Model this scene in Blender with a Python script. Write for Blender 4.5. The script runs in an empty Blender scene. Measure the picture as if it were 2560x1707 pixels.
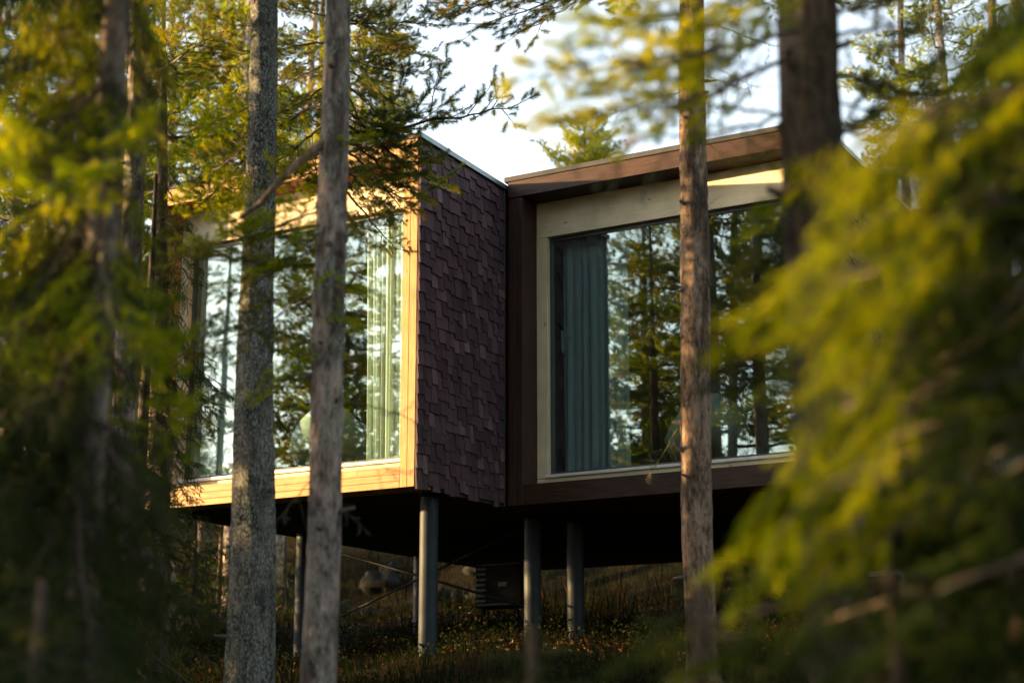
import bpy, math, random
import numpy as np
from mathutils import Vector, Matrix

# ---------------------------------------------------------------- camera, sky, sun
SC = bpy.context.scene
COL = SC.collection
CAM = np.array([8.7778, -13.2104, -2.3788]); YAW, PITCH, FPX = -0.5299, 0.2332, 4279.7
cd = bpy.data.cameras.new('camera'); cam = bpy.data.objects.new('camera', cd); COL.objects.link(cam)
cam.location = CAM; cam.rotation_euler = (math.pi/2 + PITCH, 0, -YAW)
cd.sensor_width = 36; cd.lens = FPX/2560*36; cd.clip_end = 1500; cd.clip_start = 0.05
cd.dof.use_dof = True; cd.dof.focus_distance = 16.6; cd.dof.aperture_fstop = 1.35; cd.dof.aperture_blades = 0
SC.camera = cam

SUN_AZ = math.atan2(-0.9043, -0.4270)      # compass-like angle: atan2(x, y)
SUN_EL = math.radians(7.5)
SUN_DIR = Vector((math.sin(SUN_AZ)*math.cos(SUN_EL), math.cos(SUN_AZ)*math.cos(SUN_EL), math.sin(SUN_EL)))
w = bpy.data.worlds.new('World'); SC.world = w; w.use_nodes = True
nt = w.node_tree; bg = nt.nodes['Background']; sky = nt.nodes.new('ShaderNodeTexSky')
sky.sky_type = 'NISHITA'; sky.sun_disc = False; sky.sun_elevation = SUN_EL; sky.sun_rotation = SUN_AZ
sky.air_density = 1.0; sky.dust_density = 1.2; sky.ozone_density = 1.0; sky.altitude = 100
hs_ = nt.nodes.new('ShaderNodeHueSaturation'); hs_.inputs['Saturation'].default_value = 0.54   # thin high haze whitens the sky
nt.links.new(sky.outputs[0], hs_.inputs['Color']); nt.links.new(hs_.outputs[0], bg.inputs[0]); bg.inputs[1].default_value = 0.15
sl = bpy.data.lights.new('sun', 'SUN'); so = bpy.data.objects.new('sun', sl); COL.objects.link(so)
sl.energy = 4.8; sl.angle = math.radians(0.6); sl.color = (1.0, 0.63, 0.27)
so.rotation_euler = (-SUN_DIR).to_track_quat('-Z', 'Y').to_euler(); so.location = (-20, -10, 20)
SC.view_settings.view_transform = 'Standard'; SC.view_settings.look = 'None'
SC.view_settings.exposure = 2.5; SC.view_settings.gamma = 1.0
SC.render.engine = 'CYCLES'
cy = SC.cycles; cy.use_denoising = True; cy.max_bounces = 8; cy.diffuse_bounces = 3; cy.glossy_bounces = 4
cy.transmission_bounces = 6; cy.transparent_max_bounces = 16; cy.caustics_reflective = False; cy.caustics_refractive = False
cy.sample_clamp_indirect = 6.0
try: cy.denoiser = 'OPENIMAGEDENOISE'
except Exception: pass

# ---------------------------------------------------------------- helpers
rt = np.array([math.cos(YAW), -math.sin(YAW), 0.0])
fw = np.array([math.sin(YAW)*math.cos(PITCH), math.cos(YAW)*math.cos(PITCH), math.sin(PITCH)])
up = np.cross(rt, fw)
def P(px, py, d):
    """world point seen at photograph pixel (px, py), d metres in front of the camera"""
    return Vector(CAM + d*(fw + rt*(px-1280)/FPX - up*(py-853.5)/FPX))

def gz(x, y):
    y = np.asarray(y, float); x = np.asarray(x, float)
    z = -1.75 + 0.155*y
    b = np.clip(y-9.4, 0, None); z = z + 0.42*np.minimum(b, 7) - 0.08*np.clip(b-7, 0, None)
    z = z + 0.10*np.sin(x*0.55+1.3)*np.cos(y*0.47) + 0.05*np.sin(x*1.7+y*1.1)
    return z
def gzf(x, y): return float(gz(x, y))

def new_mesh(name, verts, faces, mats=(), midx=None, smooth=False, attr=None):
    me = bpy.data.meshes.new(name)
    verts = np.asarray(verts, dtype=np.float32); 
    if isinstance(faces, np.ndarray):
        n, k = faces.shape
        me.vertices.add(len(verts)); me.vertices.foreach_set('co', verts.ravel())
        me.loops.add(n*k); me.loops.foreach_set('vertex_index', faces.astype(np.int32).ravel())
        me.polygons.add(n); me.polygons.foreach_set('loop_start', np.arange(0, n*k, k, dtype=np.int32))
        try: me.polygons.foreach_set('loop_total', np.full(n, k, dtype=np.int32))
        except Exception: pass
        me.update(calc_edges=True)
    else:
        me.from_pydata([tuple(v) for v in verts], [], faces); me.update()
    for m in mats: me.materials.append(m)
    if midx is not None: me.polygons.foreach_set('material_index', np.asarray(midx, dtype=np.int32))
    if smooth: me.polygons.foreach_set('use_smooth', np.ones(len(me.polygons), dtype=bool))
    if attr is not None:
        a = me.attributes.new('tint', 'FLOAT', 'POINT'); a.data.foreach_set('value', np.asarray(attr, dtype=np.float32))
    me.validate()
    return me

def link(name, me, parent=None, loc=None, rot=None, scale=None):
    o = bpy.data.objects.new(name, me); COL.objects.link(o)
    if parent is not None: o.parent = parent
    if loc is not None: o.location = loc
    if rot is not None: o.rotation_euler = rot
    if scale is not None: o.scale = (scale,)*3 if isinstance(scale, (int, float)) else scale
    return o
def tag(o, label=None, cat=None, group=None, kind=None):
    if label: o['label'] = label
    if cat: o['category'] = cat
    if group: o['group'] = group
    if kind: o['kind'] = kind
    return o
def empty(name, loc, rot=None, parent=None):
    o = link(name, None, parent, loc, rot); o.empty_display_size = 0.2; return o

class MB:
    def __init__(s): s.v = []; s.f = []
    def box(s, x0, x1, y0, y1, z0, z1, bev=0.0):
        b = len(s.v)
        if bev <= 0:
            s.v += [(x0,y0,z0),(x1,y0,z0),(x1,y1,z0),(x0,y1,z0),(x0,y0,z1),(x1,y0,z1),(x1,y1,z1),(x0,y1,z1)]
            s.f += [tuple(b+i for i in q) for q in ((0,3,2,1),(4,5,6,7),(0,1,5,4),(1,2,6,5),(2,3,7,6),(3,0,4,7))]
            return s
        c = bev; idx = {}
        X=(x0,x1); Y=(y0,y1); Z=(z0,z1)
        for i in (0,1):
            for j in (0,1):
                for k in (0,1):
                    sx=c*(1-2*i); sy=c*(1-2*j); sz=c*(1-2*k)
                    for a,(dx,dy,dz) in enumerate(((0,sy,sz),(sx,0,sz),(sx,sy,0))):
                        idx[i,j,k,a]=len(s.v); s.v.append((X[i]+dx,Y[j]+dy,Z[k]+dz))
        q=lambda *t: s.f.append(tuple(idx[u] for u in t))
        for i in (0,1):
            a=[(i,0,0,0),(i,1,0,0),(i,1,1,0),(i,0,1,0)]; q(*(a if i else a[::-1]))
            a=[(0,i,0,1),(0,i,1,1),(1,i,1,1),(1,i,0,1)]; q(*(a if i else a[::-1]))
            a=[(0,0,i,2),(1,0,i,2),(1,1,i,2),(0,1,i,2)]; q(*(a if i else a[::-1]))
        for i in (0,1):
            for j in (0,1):
                q((0,i,j,1),(1,i,j,1),(1,i,j,2),(0,i,j,2)) if (i^j) else q((0,i,j,2),(1,i,j,2),(1,i,j,1),(0,i,j,1))
                q((i,0,j,2),(i,1,j,2),(i,1,j,0),(i,0,j,0)) if (i^j) else q((i,0,j,0),(i,1,j,0),(i,1,j,2),(i,0,j,2))
                q((i,j,0,0),(i,j,1,0),(i,j,1,1),(i,j,0,1)) if (i^j) else q((i,j,0,1),(i,j,1,1),(i,j,1,0),(i,j,0,0))
                for k in (0,1):
                    t=[(i,j,k,0),(i,j,k,1),(i,j,k,2)]
                    q(*(t if (i+j+k)%2 else t[::-1]))
        return s
    def tube(s, pts, rads, n=8, cap=True):
        pts = [Vector(p) for p in pts]; b0 = len(s.v); prev = None
        for i, p in enumerate(pts):
            t = (pts[min(i+1,len(pts)-1)] - pts[max(i-1,0)]).normalized()
            a = Vector((1,0,0)) if abs(t.x) < 0.8 else Vector((0,1,0))
            if prev is not None: a = prev
            u = (a - t*a.dot(t)).normalized(); v = t.cross(u); prev = u
            r = rads[i] if hasattr(rads, '__len__') else rads
            for k in range(n):
                an = 2*math.pi*k/n; s.v.append(tuple(p + (u*math.cos(an)+v*math.sin(an))*r))
        for i in range(len(pts)-1):
            for k in range(n):
                a=b0+i*n+k; c=b0+i*n+(k+1)%n; s.f.append((a,c,c+n,a+n))
        if cap:
            s.f.append(tuple(b0+k for k in range(n))[::-1]); s.f.append(tuple(b0+(len(pts)-1)*n+k for k in range(n)))
        return s
    def build(s, name, mat, parent=None, smooth=False, loc=None, rot=None):
        me = new_mesh(name, s.v, s.f, [mat] if mat else [], smooth=smooth)
        return link(name, me, parent, loc, rot)

# ---------------------------------------------------------------- materials
def mat(name):
    m = bpy.data.materials.new(name); m.use_nodes = True
    nt = m.node_tree; return m, nt, nt.nodes['Principled BSDF']
def N(nt, t, **kw):
    n = nt.nodes.new(t)
    for k, v in kw.items():
        if k.startswith('i_'): n.inputs[int(k[2:])].default_value = v
        else: setattr(n, k, v)
    return n
def ramp(nt, stops, interp='LINEAR'):
    r = nt.nodes.new('ShaderNodeValToRGB'); r.color_ramp.interpolation = interp
    e = r.color_ramp.elements
    while len(e) < len(stops): e.new(0.5)
    for i, (p, c) in enumerate(stops): e[i].position = p; e[i].color = (*c, 1)
    return r
def coords(nt, scale=(1,1,1), space='Object'):
    tc = N(nt, 'ShaderNodeTexCoord'); mp = N(nt, 'ShaderNodeMapping'); mp.inputs['Scale'].default_value = scale
    nt.links.new(tc.outputs[space], mp.inputs[0]); return mp.outputs[0]
def mixc(nt, fac, a, b, mode='MIX'):
    m = N(nt, 'ShaderNodeMix', data_type='RGBA', blend_type=mode)
    for s, v in ((m.inputs[0], fac), (m.inputs[6], a), (m.inputs[7], b)):
        if hasattr(v, 'is_output') or isinstance(v, bpy.types.NodeSocket): nt.links.new(v, s)
        else: s.default_value = (*v, 1) if isinstance(v, tuple) and len(v) == 3 else v
    return m.outputs[2]
def noise(nt, vec, scale, detail=4, rough=0.55, dist=0.0):
    n = N(nt, 'ShaderNodeTexNoise'); n.inputs['Scale'].default_value = scale; n.inputs['Detail'].default_value = detail
    n.inputs['Roughness'].default_value = rough; n.inputs['Distortion'].default_value = dist
    nt.links.new(vec, n.inputs['Vector']); return n.outputs[0]
def bump(nt, b, h, strength, dist=0.02):
    n = N(nt, 'ShaderNodeBump'); n.inputs['Strength'].default_value = strength; n.inputs['Distance'].default_value = dist
    nt.links.new(h, n.inputs['Height']); nt.links.new(n.outputs[0], b.inputs['Normal'])

def wood_mat(name, base, dark, axis=0, rough=0.6, knots=True, spec=0.18):
    m, nt, b = mat(name); L = nt.links
    sc = [14, 14, 14]; sc[axis] = 0.9
    v = coords(nt, tuple(sc)); n1 = noise(nt, v, 4.0, 6, 0.6, 0.4)
    sc2 = [1.2,1.2,1.2]; n2 = noise(nt, coords(nt, tuple(sc2)), 2.3, 3)
    r = ramp(nt, [(0.30, dark), (0.62, base), (0.85, tuple(min(1, c*1.18) for c in base))]); L.new(n1, r.inputs[0])
    col = mixc(nt, 0.35, r.outputs[0], (0.5,0.5,0.5), 'OVERLAY')
    r2 = ramp(nt, [(0.3, (0.72,0.72,0.72)), (0.75, (1.08,1.06,1.04))]); L.new(n2, r2.inputs[0])
    col = mixc(nt, 0.8, r.outputs[0], r2.outputs[0], 'MULTIPLY')
    if knots:
        sk = [7.5,7.5,7.5]; sk[axis] = 3.2
        vo = N(nt, 'ShaderNodeTexVoronoi'); vo.inputs['Scale'].default_value = 1.0; L.new(coords(nt, tuple(sk)), vo.inputs['Vector'])
        rk = ramp(nt, [(0.045, (1,1,1)), (0.11, (0,0,0))]); L.new(vo.outputs['Distance'], rk.inputs[0])
        col = mixc(nt, rk.outputs[0], col, tuple(c*0.38 for c in base))
    L.new(col, b.inputs['Base Color']); b.inputs['Roughness'].default_value = rough
    b.inputs['Specular IOR Level'].default_value = spec
    bump(nt, b, n1, 0.25, 0.004)
    return m

M = {}
M['brown_x'] = wood_mat('dark_stained_wood_x', (0.062,0.034,0.025), (0.026,0.014,0.010), 0, 0.5)
M['brown_z'] = wood_mat('dark_stained_wood_z', (0.062,0.034,0.025), (0.026,0.014,0.010), 2, 0.5)
M['pale_x'] = wood_mat('pale_oiled_wood_x', (0.44,0.275,0.115), (0.30,0.17,0.06), 0, 0.55)
M['pale_z'] = wood_mat('pale_oiled_wood_z', (0.44,0.275,0.115), (0.30,0.17,0.06), 2, 0.55)
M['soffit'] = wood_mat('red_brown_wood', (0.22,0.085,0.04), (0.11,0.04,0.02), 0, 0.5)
M['cream'] = wood_mat('cream_painted_wood', (0.76,0.66,0.46), (0.68,0.58,0.39), 0, 0.6)
M['cream_z'] = wood_mat('cream_painted_wood_z', (0.76,0.66,0.46), (0.68,0.58,0.39), 2, 0.6)

def plain(name, col, rough=0.6, metal=0.0, var=0.25, scale=6, spec=0.4):
    m, nt, b = mat(name); L = nt.links
    n = noise(nt, coords(nt), scale, 5)
    r = ramp(nt, [(0.25, tuple(c*(1-var) for c in col)), (0.75, tuple(min(1,c*(1+var*0.6)) for c in col))]); L.new(n, r.inputs[0])
    L.new(r.outputs[0], b.inputs['Base Color']); b.inputs['Roughness'].default_value = rough; b.inputs['Metallic'].default_value = metal
    b.inputs['Specular IOR Level'].default_value = spec
    bump(nt, b, n, 0.12, 0.01); return m
M['sill'] = plain('white_sill', (0.70,0.68,0.62), 0.35, var=0.1)
M['gasket'] = plain('window_frame_grey', (0.06,0.07,0.07), 0.4)
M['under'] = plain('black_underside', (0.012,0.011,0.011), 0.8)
M['felt'] = plain('roofing_felt', (0.04,0.042,0.045), 0.85)
M['flash'] = plain('metal_flashing', (0.16,0.19,0.20), 0.35, 0.6)
M['pillar'] = plain('painted_steel_pillar', (0.023,0.031,0.038), 0.55, var=0.3, scale=9, spec=0.15)
M['rod'] = plain('dark_steel_rod', (0.012,0.012,0.013), 0.6, 0.0, spec=0.15)
M['room'] = plain('room_panelling', (0.16,0.13,0.10), 0.7)
M['ac'] = plain('dark_casing', (0.012,0.013,0.014), 0.8, spec=0.08)
M['acl'] = plain('grey_louvre', (0.05,0.05,0.05), 0.4)
M['pipe'] = plain('grey_plastic_pipe', (0.30,0.33,0.33), 0.4)
M['chair'] = plain('mint_upholstery', (0.36,0.44,0.40), 0.9, var=0.1)
M['chairleg'] = plain('oak_leg', (0.20,0.13,0.07), 0.5)
M['rock'] = plain('lichen_rock', (0.016,0.018,0.014), 0.95, var=0.8, scale=5, spec=0.1)

# shingles
m, nt, b = mat('weathered_shingle'); L = nt.links; M['shingle'] = m
oi = N(nt, 'ShaderNodeObjectInfo'); ge = N(nt, 'ShaderNodeNewGeometry'); ad = N(nt, 'ShaderNodeMath', operation='ADD'); fr = N(nt, 'ShaderNodeMath', operation='FRACT')
L.new(oi.outputs['Random'], ad.inputs[0]); L.new(ge.outputs['Random Per Island'], ad.inputs[1]); L.new(ad.outputs[0], fr.inputs[0])
r = ramp(nt, [(0.0,(0.046,0.027,0.034)),(0.4,(0.064,0.039,0.047)),(0.85,(0.088,0.056,0.063)),(0.96,(0.125,0.085,0.087)),(1.0,(0.17,0.125,0.115))]); L.new(fr.outputs[0], r.inputs[0])
v = coords(nt, (30, 30, 2.0)); n1 = noise(nt, v, 3.0, 6, 0.65, 0.3)
r2 = ramp(nt, [(0.25,(0.45,0.45,0.45)),(0.7,(1.25,1.22,1.2))]); L.new(n1, r2.inputs[0])
L.new(mixc(nt, 0.85, r.outputs[0], r2.outputs[0], 'MULTIPLY'), b.inputs['Base Color']); b.inputs['Roughness'].default_value = 0.7; b.inputs['Specular IOR Level'].default_value = 0.12
bump(nt, b, n1, 0.6, 0.005)

# window glass: reflective coated pane
m = bpy.data.materials.new('coated_window_glass'); m.use_nodes = True; nt = m.node_tree; nt.nodes.clear(); L = nt.links; M['glass'] = m
o = N(nt, 'ShaderNodeOutputMaterial'); mx = N(nt, 'ShaderNodeMixShader'); tr = N(nt, 'ShaderNodeBsdfTransparent'); gl = N(nt, 'ShaderNodeBsdfGlossy')
tr.inputs[0].default_value = (0.90,0.97,0.95,1); gl.inputs[0].default_value = (0.90,1.0,0.97,1); gl.inputs['Roughness'].default_value = 0.0
lf = N(nt, 'ShaderNodeLayerWeight'); lf.inputs[0].default_value = 0.5; lw = N(nt, 'ShaderNodeMath', operation='POWER'); lw.inputs[1].default_value = 5.0; L.new(lf.outputs['Facing'], lw.inputs[0]); mr = N(nt, 'ShaderNodeMapRange'); mr.inputs[3].default_value = 0.16; mr.inputs[4].default_value = 1.0
L.new(lw.outputs[0], mr.inputs[0]); L.new(mr.outputs[0], mx.inputs[0]); L.new(tr.outputs[0], mx.inputs[1]); L.new(gl.outputs[0], mx.inputs[2]); L.new(mx.outputs[0], o.inputs[0])
gn = noise(nt, coords(nt, (1,1,1)), 1.1, 1); bp = N(nt, 'ShaderNodeBump'); bp.inputs['Strength'].default_value = 0.05; bp.inputs['Distance'].default_value = 0.02
L.new(gn, bp.inputs['Height']); L.new(bp.outputs[0], gl.inputs['Normal'])

# curtains
def cloth(name, col):
    m, nt, b = mat(name); L = nt.links
    n = noise(nt, coords(nt, (60,60,2)), 3, 3); r = ramp(nt, [(0.3, tuple(c*0.85 for c in col)), (0.7, col)]); L.new(n, r.inputs[0])
    L.new(r.outputs[0], b.inputs['Base Color']); b.inputs['Roughness'].default_value = 0.85; b.inputs['Specular IOR Level'].default_value = 0.15
    tl = N(nt, 'ShaderNodeBsdfTranslucent'); tl.inputs[0].default_value = (*col, 1); mx = N(nt, 'ShaderNodeMixShader'); mx.inputs[0].default_value = 0.35
    out = nt.nodes['Material Output']; L.new(b.outputs[0], mx.inputs[1]); L.new(tl.outputs[0], mx.inputs[2]); L.new(mx.outputs[0], out.inputs[0])
    return m
M['curtain'] = cloth('mint_curtain', (0.74,0.84,0.77))
M['curtain_dark'] = cloth('teal_curtain', (0.44,0.58,0.62))

# bark
def bark_mat(name, a, bcol, flake, lichen, lich_amt, zs=0.22, scale=22, patch=None):
    m, nt, b = mat(name); L = nt.links
    v = coords(nt, (1,1,zs)); n1 = noise(nt, v, scale, 8, 0.72, 0.6)
    r = ramp(nt, [(0.33, a), (0.47, bcol), (0.66, flake)]); L.new(n1, r.inputs[0])
    nv = noise(nt, v, scale*2.6, 5, 0.7, 0.3); rc = ramp(nt, [(0.36,(0.22,0.22,0.22)),(0.50,(1,1,1)),(0.72,(1.35,1.35,1.35))]); L.new(nv, rc.inputs[0])
    col = mixc(nt, 0.8, r.outputs[0], rc.outputs[0], 'MULTIPLY')
    np_ = noise(nt, coords(nt, (1,1,0.38)), 4.6, 5, 0.62, 0.8); rp = ramp(nt, [(0.41,(0.26,0.25,0.25)),(0.52,(1,1,1)),(0.70,patch or (1.15,1.1,1.05))]); L.new(np_, rp.inputs[0])
    col = mixc(nt, 0.9, col, rp.outputs[0], 'MULTIPLY')
    n3 = noise(nt, coords(nt, (1,1,0.6)), 7, 6, 0.72); rl = ramp(nt, [(0.60-lich_amt*0.24,(0,0,0)),(0.72-lich_amt*0.20,(1,1,1))]); L.new(n3, rl.inputs[0])
    n4 = noise(nt, coords(nt, (1,1,0.45)), 95, 4, 0.7); rl2 = ramp(nt, [(0.50,(0,0,0)),(0.57,(1,1,1))]); L.new(n4, rl2.inputs[0])
    mk = mixc(nt, 1.0, rl.outputs[0], rl2.outputs[0], 'MULTIPLY')
    col = mixc(nt, mk, col, lichen)
    L.new(col, b.inputs['Base Color']); b.inputs['Roughness'].default_value = 0.85; b.inputs['Specular IOR Level'].default_value = 0.2
    hh = N(nt, 'ShaderNodeMath', operation='MULTIPLY_ADD'); L.new(nv, hh.inputs[0]); hh.inputs[1].default_value = 0.7; L.new(n1, hh.inputs[2])
    bump(nt, b, hh.outputs[0], 1.0, 0.03)
    return m
M['bark_grey'] = bark_mat('grey_lichened_bark', (0.022,0.019,0.017), (0.085,0.074,0.066), (0.19,0.175,0.155), (0.27,0.31,0.27), 1.0, 0.22, 30)
M['bark_pine'] = bark_mat('pink_brown_pine_bark', (0.06,0.048,0.044), (0.24,0.19,0.165), (0.40,0.335,0.29), (0.26,0.32,0.26), 0.55, 0.42, 13, (1.35,1.18,1.05))
M['bark_warm'] = bark_mat('warm_pine_bark', (0.06,0.042,0.032), (0.23,0.155,0.105), (0.34,0.245,0.17), (0.15,0.17,0.13), 0.15, 0.36, 15, (1.25,1.12,1.0))
M['bark_dark'] = bark_mat('dark_mossy_bark', (0.035,0.027,0.021), (0.11,0.080,0.060), (0.18,0.135,0.098), (0.10,0.12,0.075), 0.5, 0.3, 20)

# needles
def needle_mat(name, dark, mid, bright, dead, trans=0.4):
    m, nt, b = mat(name); L = nt.links
    at = N(nt, 'ShaderNodeAttribute', attribute_name='tint'); oi = N(nt, 'ShaderNodeObjectInfo')
    m1 = N(nt, 'ShaderNodeMath', operation='MULTIPLY_ADD'); L.new(oi.outputs['Random'], m1.inputs[0]); m1.inputs[1].default_value = 0.3; 
    m2 = N(nt, 'ShaderNodeMath', operation='MULTIPLY'); L.new(at.outputs['Fac'], m2.inputs[0]); m2.inputs[1].default_value = 0.7; L.new(m2.outputs[0], m1.inputs[2])
    r = ramp(nt, [(0.12, dark), (0.45, mid), (0.80, bright), (0.93, bright), (0.955, dead)]); L.new(m1.outputs[0], r.inputs[0])
    L.new(r.outputs[0], b.inputs['Base Color']); b.inputs['Roughness'].default_value = 0.6; b.inputs['Specular IOR Level'].default_value = 0.08
    tl = N(nt, 'ShaderNodeBsdfTranslucent'); L.new(mixc(nt, 1.0, r.outputs[0], (1.6,1.35,0.40), 'MULTIPLY'), tl.inputs[0])
    mx = N(nt, 'ShaderNodeMixShader'); mx.inputs[0].default_value = trans; out = nt.nodes['Material Output']
    L.new(b.outputs[0], mx.inputs[1]); L.new(tl.outputs[0], mx.inputs[2]); L.new(mx.outputs[0], out.inputs[0])
    return m
M['pine'] = needle_mat('pine_needles', (0.042,0.080,0.042), (0.088,0.140,0.054), (0.235,0.215,0.018), (0.20,0.10,0.03))
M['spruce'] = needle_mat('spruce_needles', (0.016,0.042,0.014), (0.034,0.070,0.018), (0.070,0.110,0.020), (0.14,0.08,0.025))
M['young'] = needle_mat('sunlit_yellow_needles', (0.070,0.130,0.003), (0.205,0.280,0.002), (0.345,0.375,0.002), (0.32,0.18,0.012), 0.5)  # yellow of the sun put into the colour, for sunlit boughs
M['twig'] = plain('twig_bark', (0.075,0.055,0.042), 0.8, var=0.5, scale=30)
M['lichen'] = plain('beard_lichen', (0.075,0.085,0.06), 0.95, var=0.4, scale=20, spec=0.1)
M['twig_lichen'] = plain('lichened_twig', (0.17,0.16,0.09), 0.9, var=0.5, scale=25, spec=0.1)
# ground
m, nt, b = mat('forest_floor'); L = nt.links; M['ground'] = m
n1 = noise(nt, coords(nt), 1.4, 6, 0.6); n2 = noise(nt, coords(nt), 14, 5, 0.7)
r = ramp(nt, [(0.30,(0.006,0.008,0.003)),(0.48,(0.011,0.010,0.005)),(0.60,(0.018,0.012,0.007)),(0.75,(0.009,0.013,0.005))]); L.new(n1, r.inputs[0])
r2 = ramp(nt, [(0.3,(0.5,0.5,0.5)),(0.7,(1.4,1.35,1.2))]); L.new(n2, r2.inputs[0])
L.new(mixc(nt, 0.9, r.outputs[0], r2.outputs[0], 'MULTIPLY'), b.inputs['Base Color']); b.inputs['Roughness'].default_value = 0.95; b.inputs['Specular IOR Level'].default_value = 0.03; bump(nt, b, n2, 0.8, 0.05)
def blade_mat(name, a, c, d):
    m, nt, b = mat(name); ge = N(nt, 'ShaderNodeNewGeometry'); r = ramp(nt, [(0.1,a),(0.6,c),(0.95,d)]); nt.links.new(ge.outputs['Random Per Island'], r.inputs[0])
    nt.links.new(r.outputs[0], b.inputs['Base Color']); b.inputs['Roughness'].default_value = 0.9; b.inputs['Specular IOR Level'].default_value = 0.03
    tl = N(nt, 'ShaderNodeBsdfTranslucent'); nt.links.new(r.outputs[0], tl.inputs[0]); mx = N(nt, 'ShaderNodeMixShader'); mx.inputs[0].default_value = 0.35
    out = nt.nodes['Material Output']; nt.links.new(b.outputs[0], mx.inputs[1]); nt.links.new(tl.outputs[0], mx.inputs[2]); nt.links.new(mx.outputs[0], out.inputs[0]); return m
M['grass'] = blade_mat('dry_grass', (0.004,0.009,0.003), (0.010,0.014,0.004), (0.034,0.017,0.007))
M['shrub'] = blade_mat('berry_leaves', (0.007,0.015,0.005), (0.014,0.026,0.007), (0.038,0.022,0.008))
M['litter'] = blade_mat('fallen_leaves', (0.10,0.055,0.022), (0.20,0.11,0.04), (0.30,0.18,0.07))

# ---------------------------------------------------------------- ground
def build_ground():
    xs = np.concatenate([np.linspace(-400,-32,24)[:-1], np.linspace(-32,32,130), np.linspace(32,400,24)[1:]])
    ys = np.concatenate([np.linspace(-400,-26,24)[:-1], np.linspace(-26,40,134), np.linspace(40,400,24)[1:]])
    X, Y = np.meshgrid(xs, ys); Yc = np.clip(Y, -60, 45); Z = gz(X, Yc)
    rng = np.random.default_rng(1); Z = Z + rng.normal(0, 0.02, Z.shape)
    nx, ny = len(xs), len(ys); V = np.stack([X.ravel(), Y.ravel(), Z.ravel()], 1)
    i = np.arange(ny-1)[:,None]*nx + np.arange(nx-1)[None,:]; i = i.ravel()
    F = np.stack([i, i+1, i+nx+1, i+nx], 1)
    g = link('ground', new_mesh('ground', V, F, [M['ground']], smooth=True)); tag(g, kind='structure')
build_ground()

def blades(name, pts, hmin, hmax, wd, material, label, cat, seed, lean=0.5):
    rng = np.random.default_rng(seed); n = len(pts); pts = np.asarray(pts)
    a = rng.uniform(0, 2*np.pi, n); h = rng.uniform(hmin, hmax, n); b = rng.uniform(0, 2*np.pi, n); le = rng.uniform(0.1, lean, n)*h
    d = np.stack([np.cos(a), np.sin(a), 0*a], 1)*(wd/2*rng.uniform(0.6,1.4,n))[:,None]
    tip = np.stack([np.cos(b)*le, np.sin(b)*le, h], 1); mid = np.stack([np.cos(b)*le*0.35, np.sin(b)*le*0.35, h*0.55], 1)
    V = np.stack([pts-d, pts+d, pts+mid+d*0.7, pts+tip, pts+mid-d*0.7], 1).reshape(-1,3)
    F = np.arange(n)[:,None]*5 + np.array([0,1,2,3,4])[None,:]
    o = link(name, new_mesh(name, V, F, [material])); tag(o, label, cat, kind='stuff'); return o
def scatter(n, x0, x1, y0, y1, seed, clump=None):
    rng = np.random.default_rng(seed); x = rng.uniform(x0, x1, n); y = rng.uniform(y0, y1, n)
    if clump:
        k = clump; cx = rng.uniform(x0, x1, k); cyy = rng.uniform(y0, y1, k); j = rng.integers(0, k, n)
        x = cx[j] + rng.normal(0, 0.28, n); y = cyy[j] + rng.normal(0, 0.28, n)
    return np.stack([x, y, gz(x, y)-0.02], 1)
pts = np.concatenate([scatter(26000,-12,7,-3,9,2), scatter(22000,-14,6,-2,9.5,3,260), scatter(26000,-16,6,9,18,4), scatter(16000,-10,9,-9,-2,5)])
blades('grass', pts, 0.05, 0.20, 0.009, M['grass'], 'dry and green grass under the cabins and up the bank', 'grass', 6)
pts = scatter(3500,-14,4,5.5,15,7,110)
blades('tall_grass', pts, 0.25, 0.75, 0.009, M['grass'], 'tall dry grass stalks on the bank behind the pillars', 'grass', 8, 0.35)
def undergrowth():
    rng = np.random.default_rng(19); k = 900; cx = rng.uniform(-12,8,k); cyy = rng.uniform(-5,14,k); hh = rng.uniform(0.10,0.32,k)
    n = 42000; j = rng.integers(0,k,n); x = cx[j]+rng.normal(0,0.16,n); y = cyy[j]+rng.normal(0,0.16,n); z = gz(x,y)+hh[j]*rng.uniform(0.1,1.0,n)
    c = np.stack([x,y,z],1); s_ = rng.uniform(0.012,0.026,n); q = rng.normal(size=(n,3)); q /= np.linalg.norm(q,axis=1)[:,None]; r_ = np.cross(q, rng.normal(size=(n,3))); r_ /= np.linalg.norm(r_,axis=1)[:,None]
    V = np.stack([c-q*s_[:,None], c+r_*s_[:,None]*0.6, c+q*s_[:,None], c-r_*s_[:,None]*0.6],1).reshape(-1,3)
    tag(link('undergrowth', new_mesh('undergrowth', V, np.arange(n)[:,None]*4+np.arange(4)[None,:], [M['shrub']])), 'low leafy berry shrubs covering the shaded forest floor', 'undergrowth', kind='stuff')
undergrowth()
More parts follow.
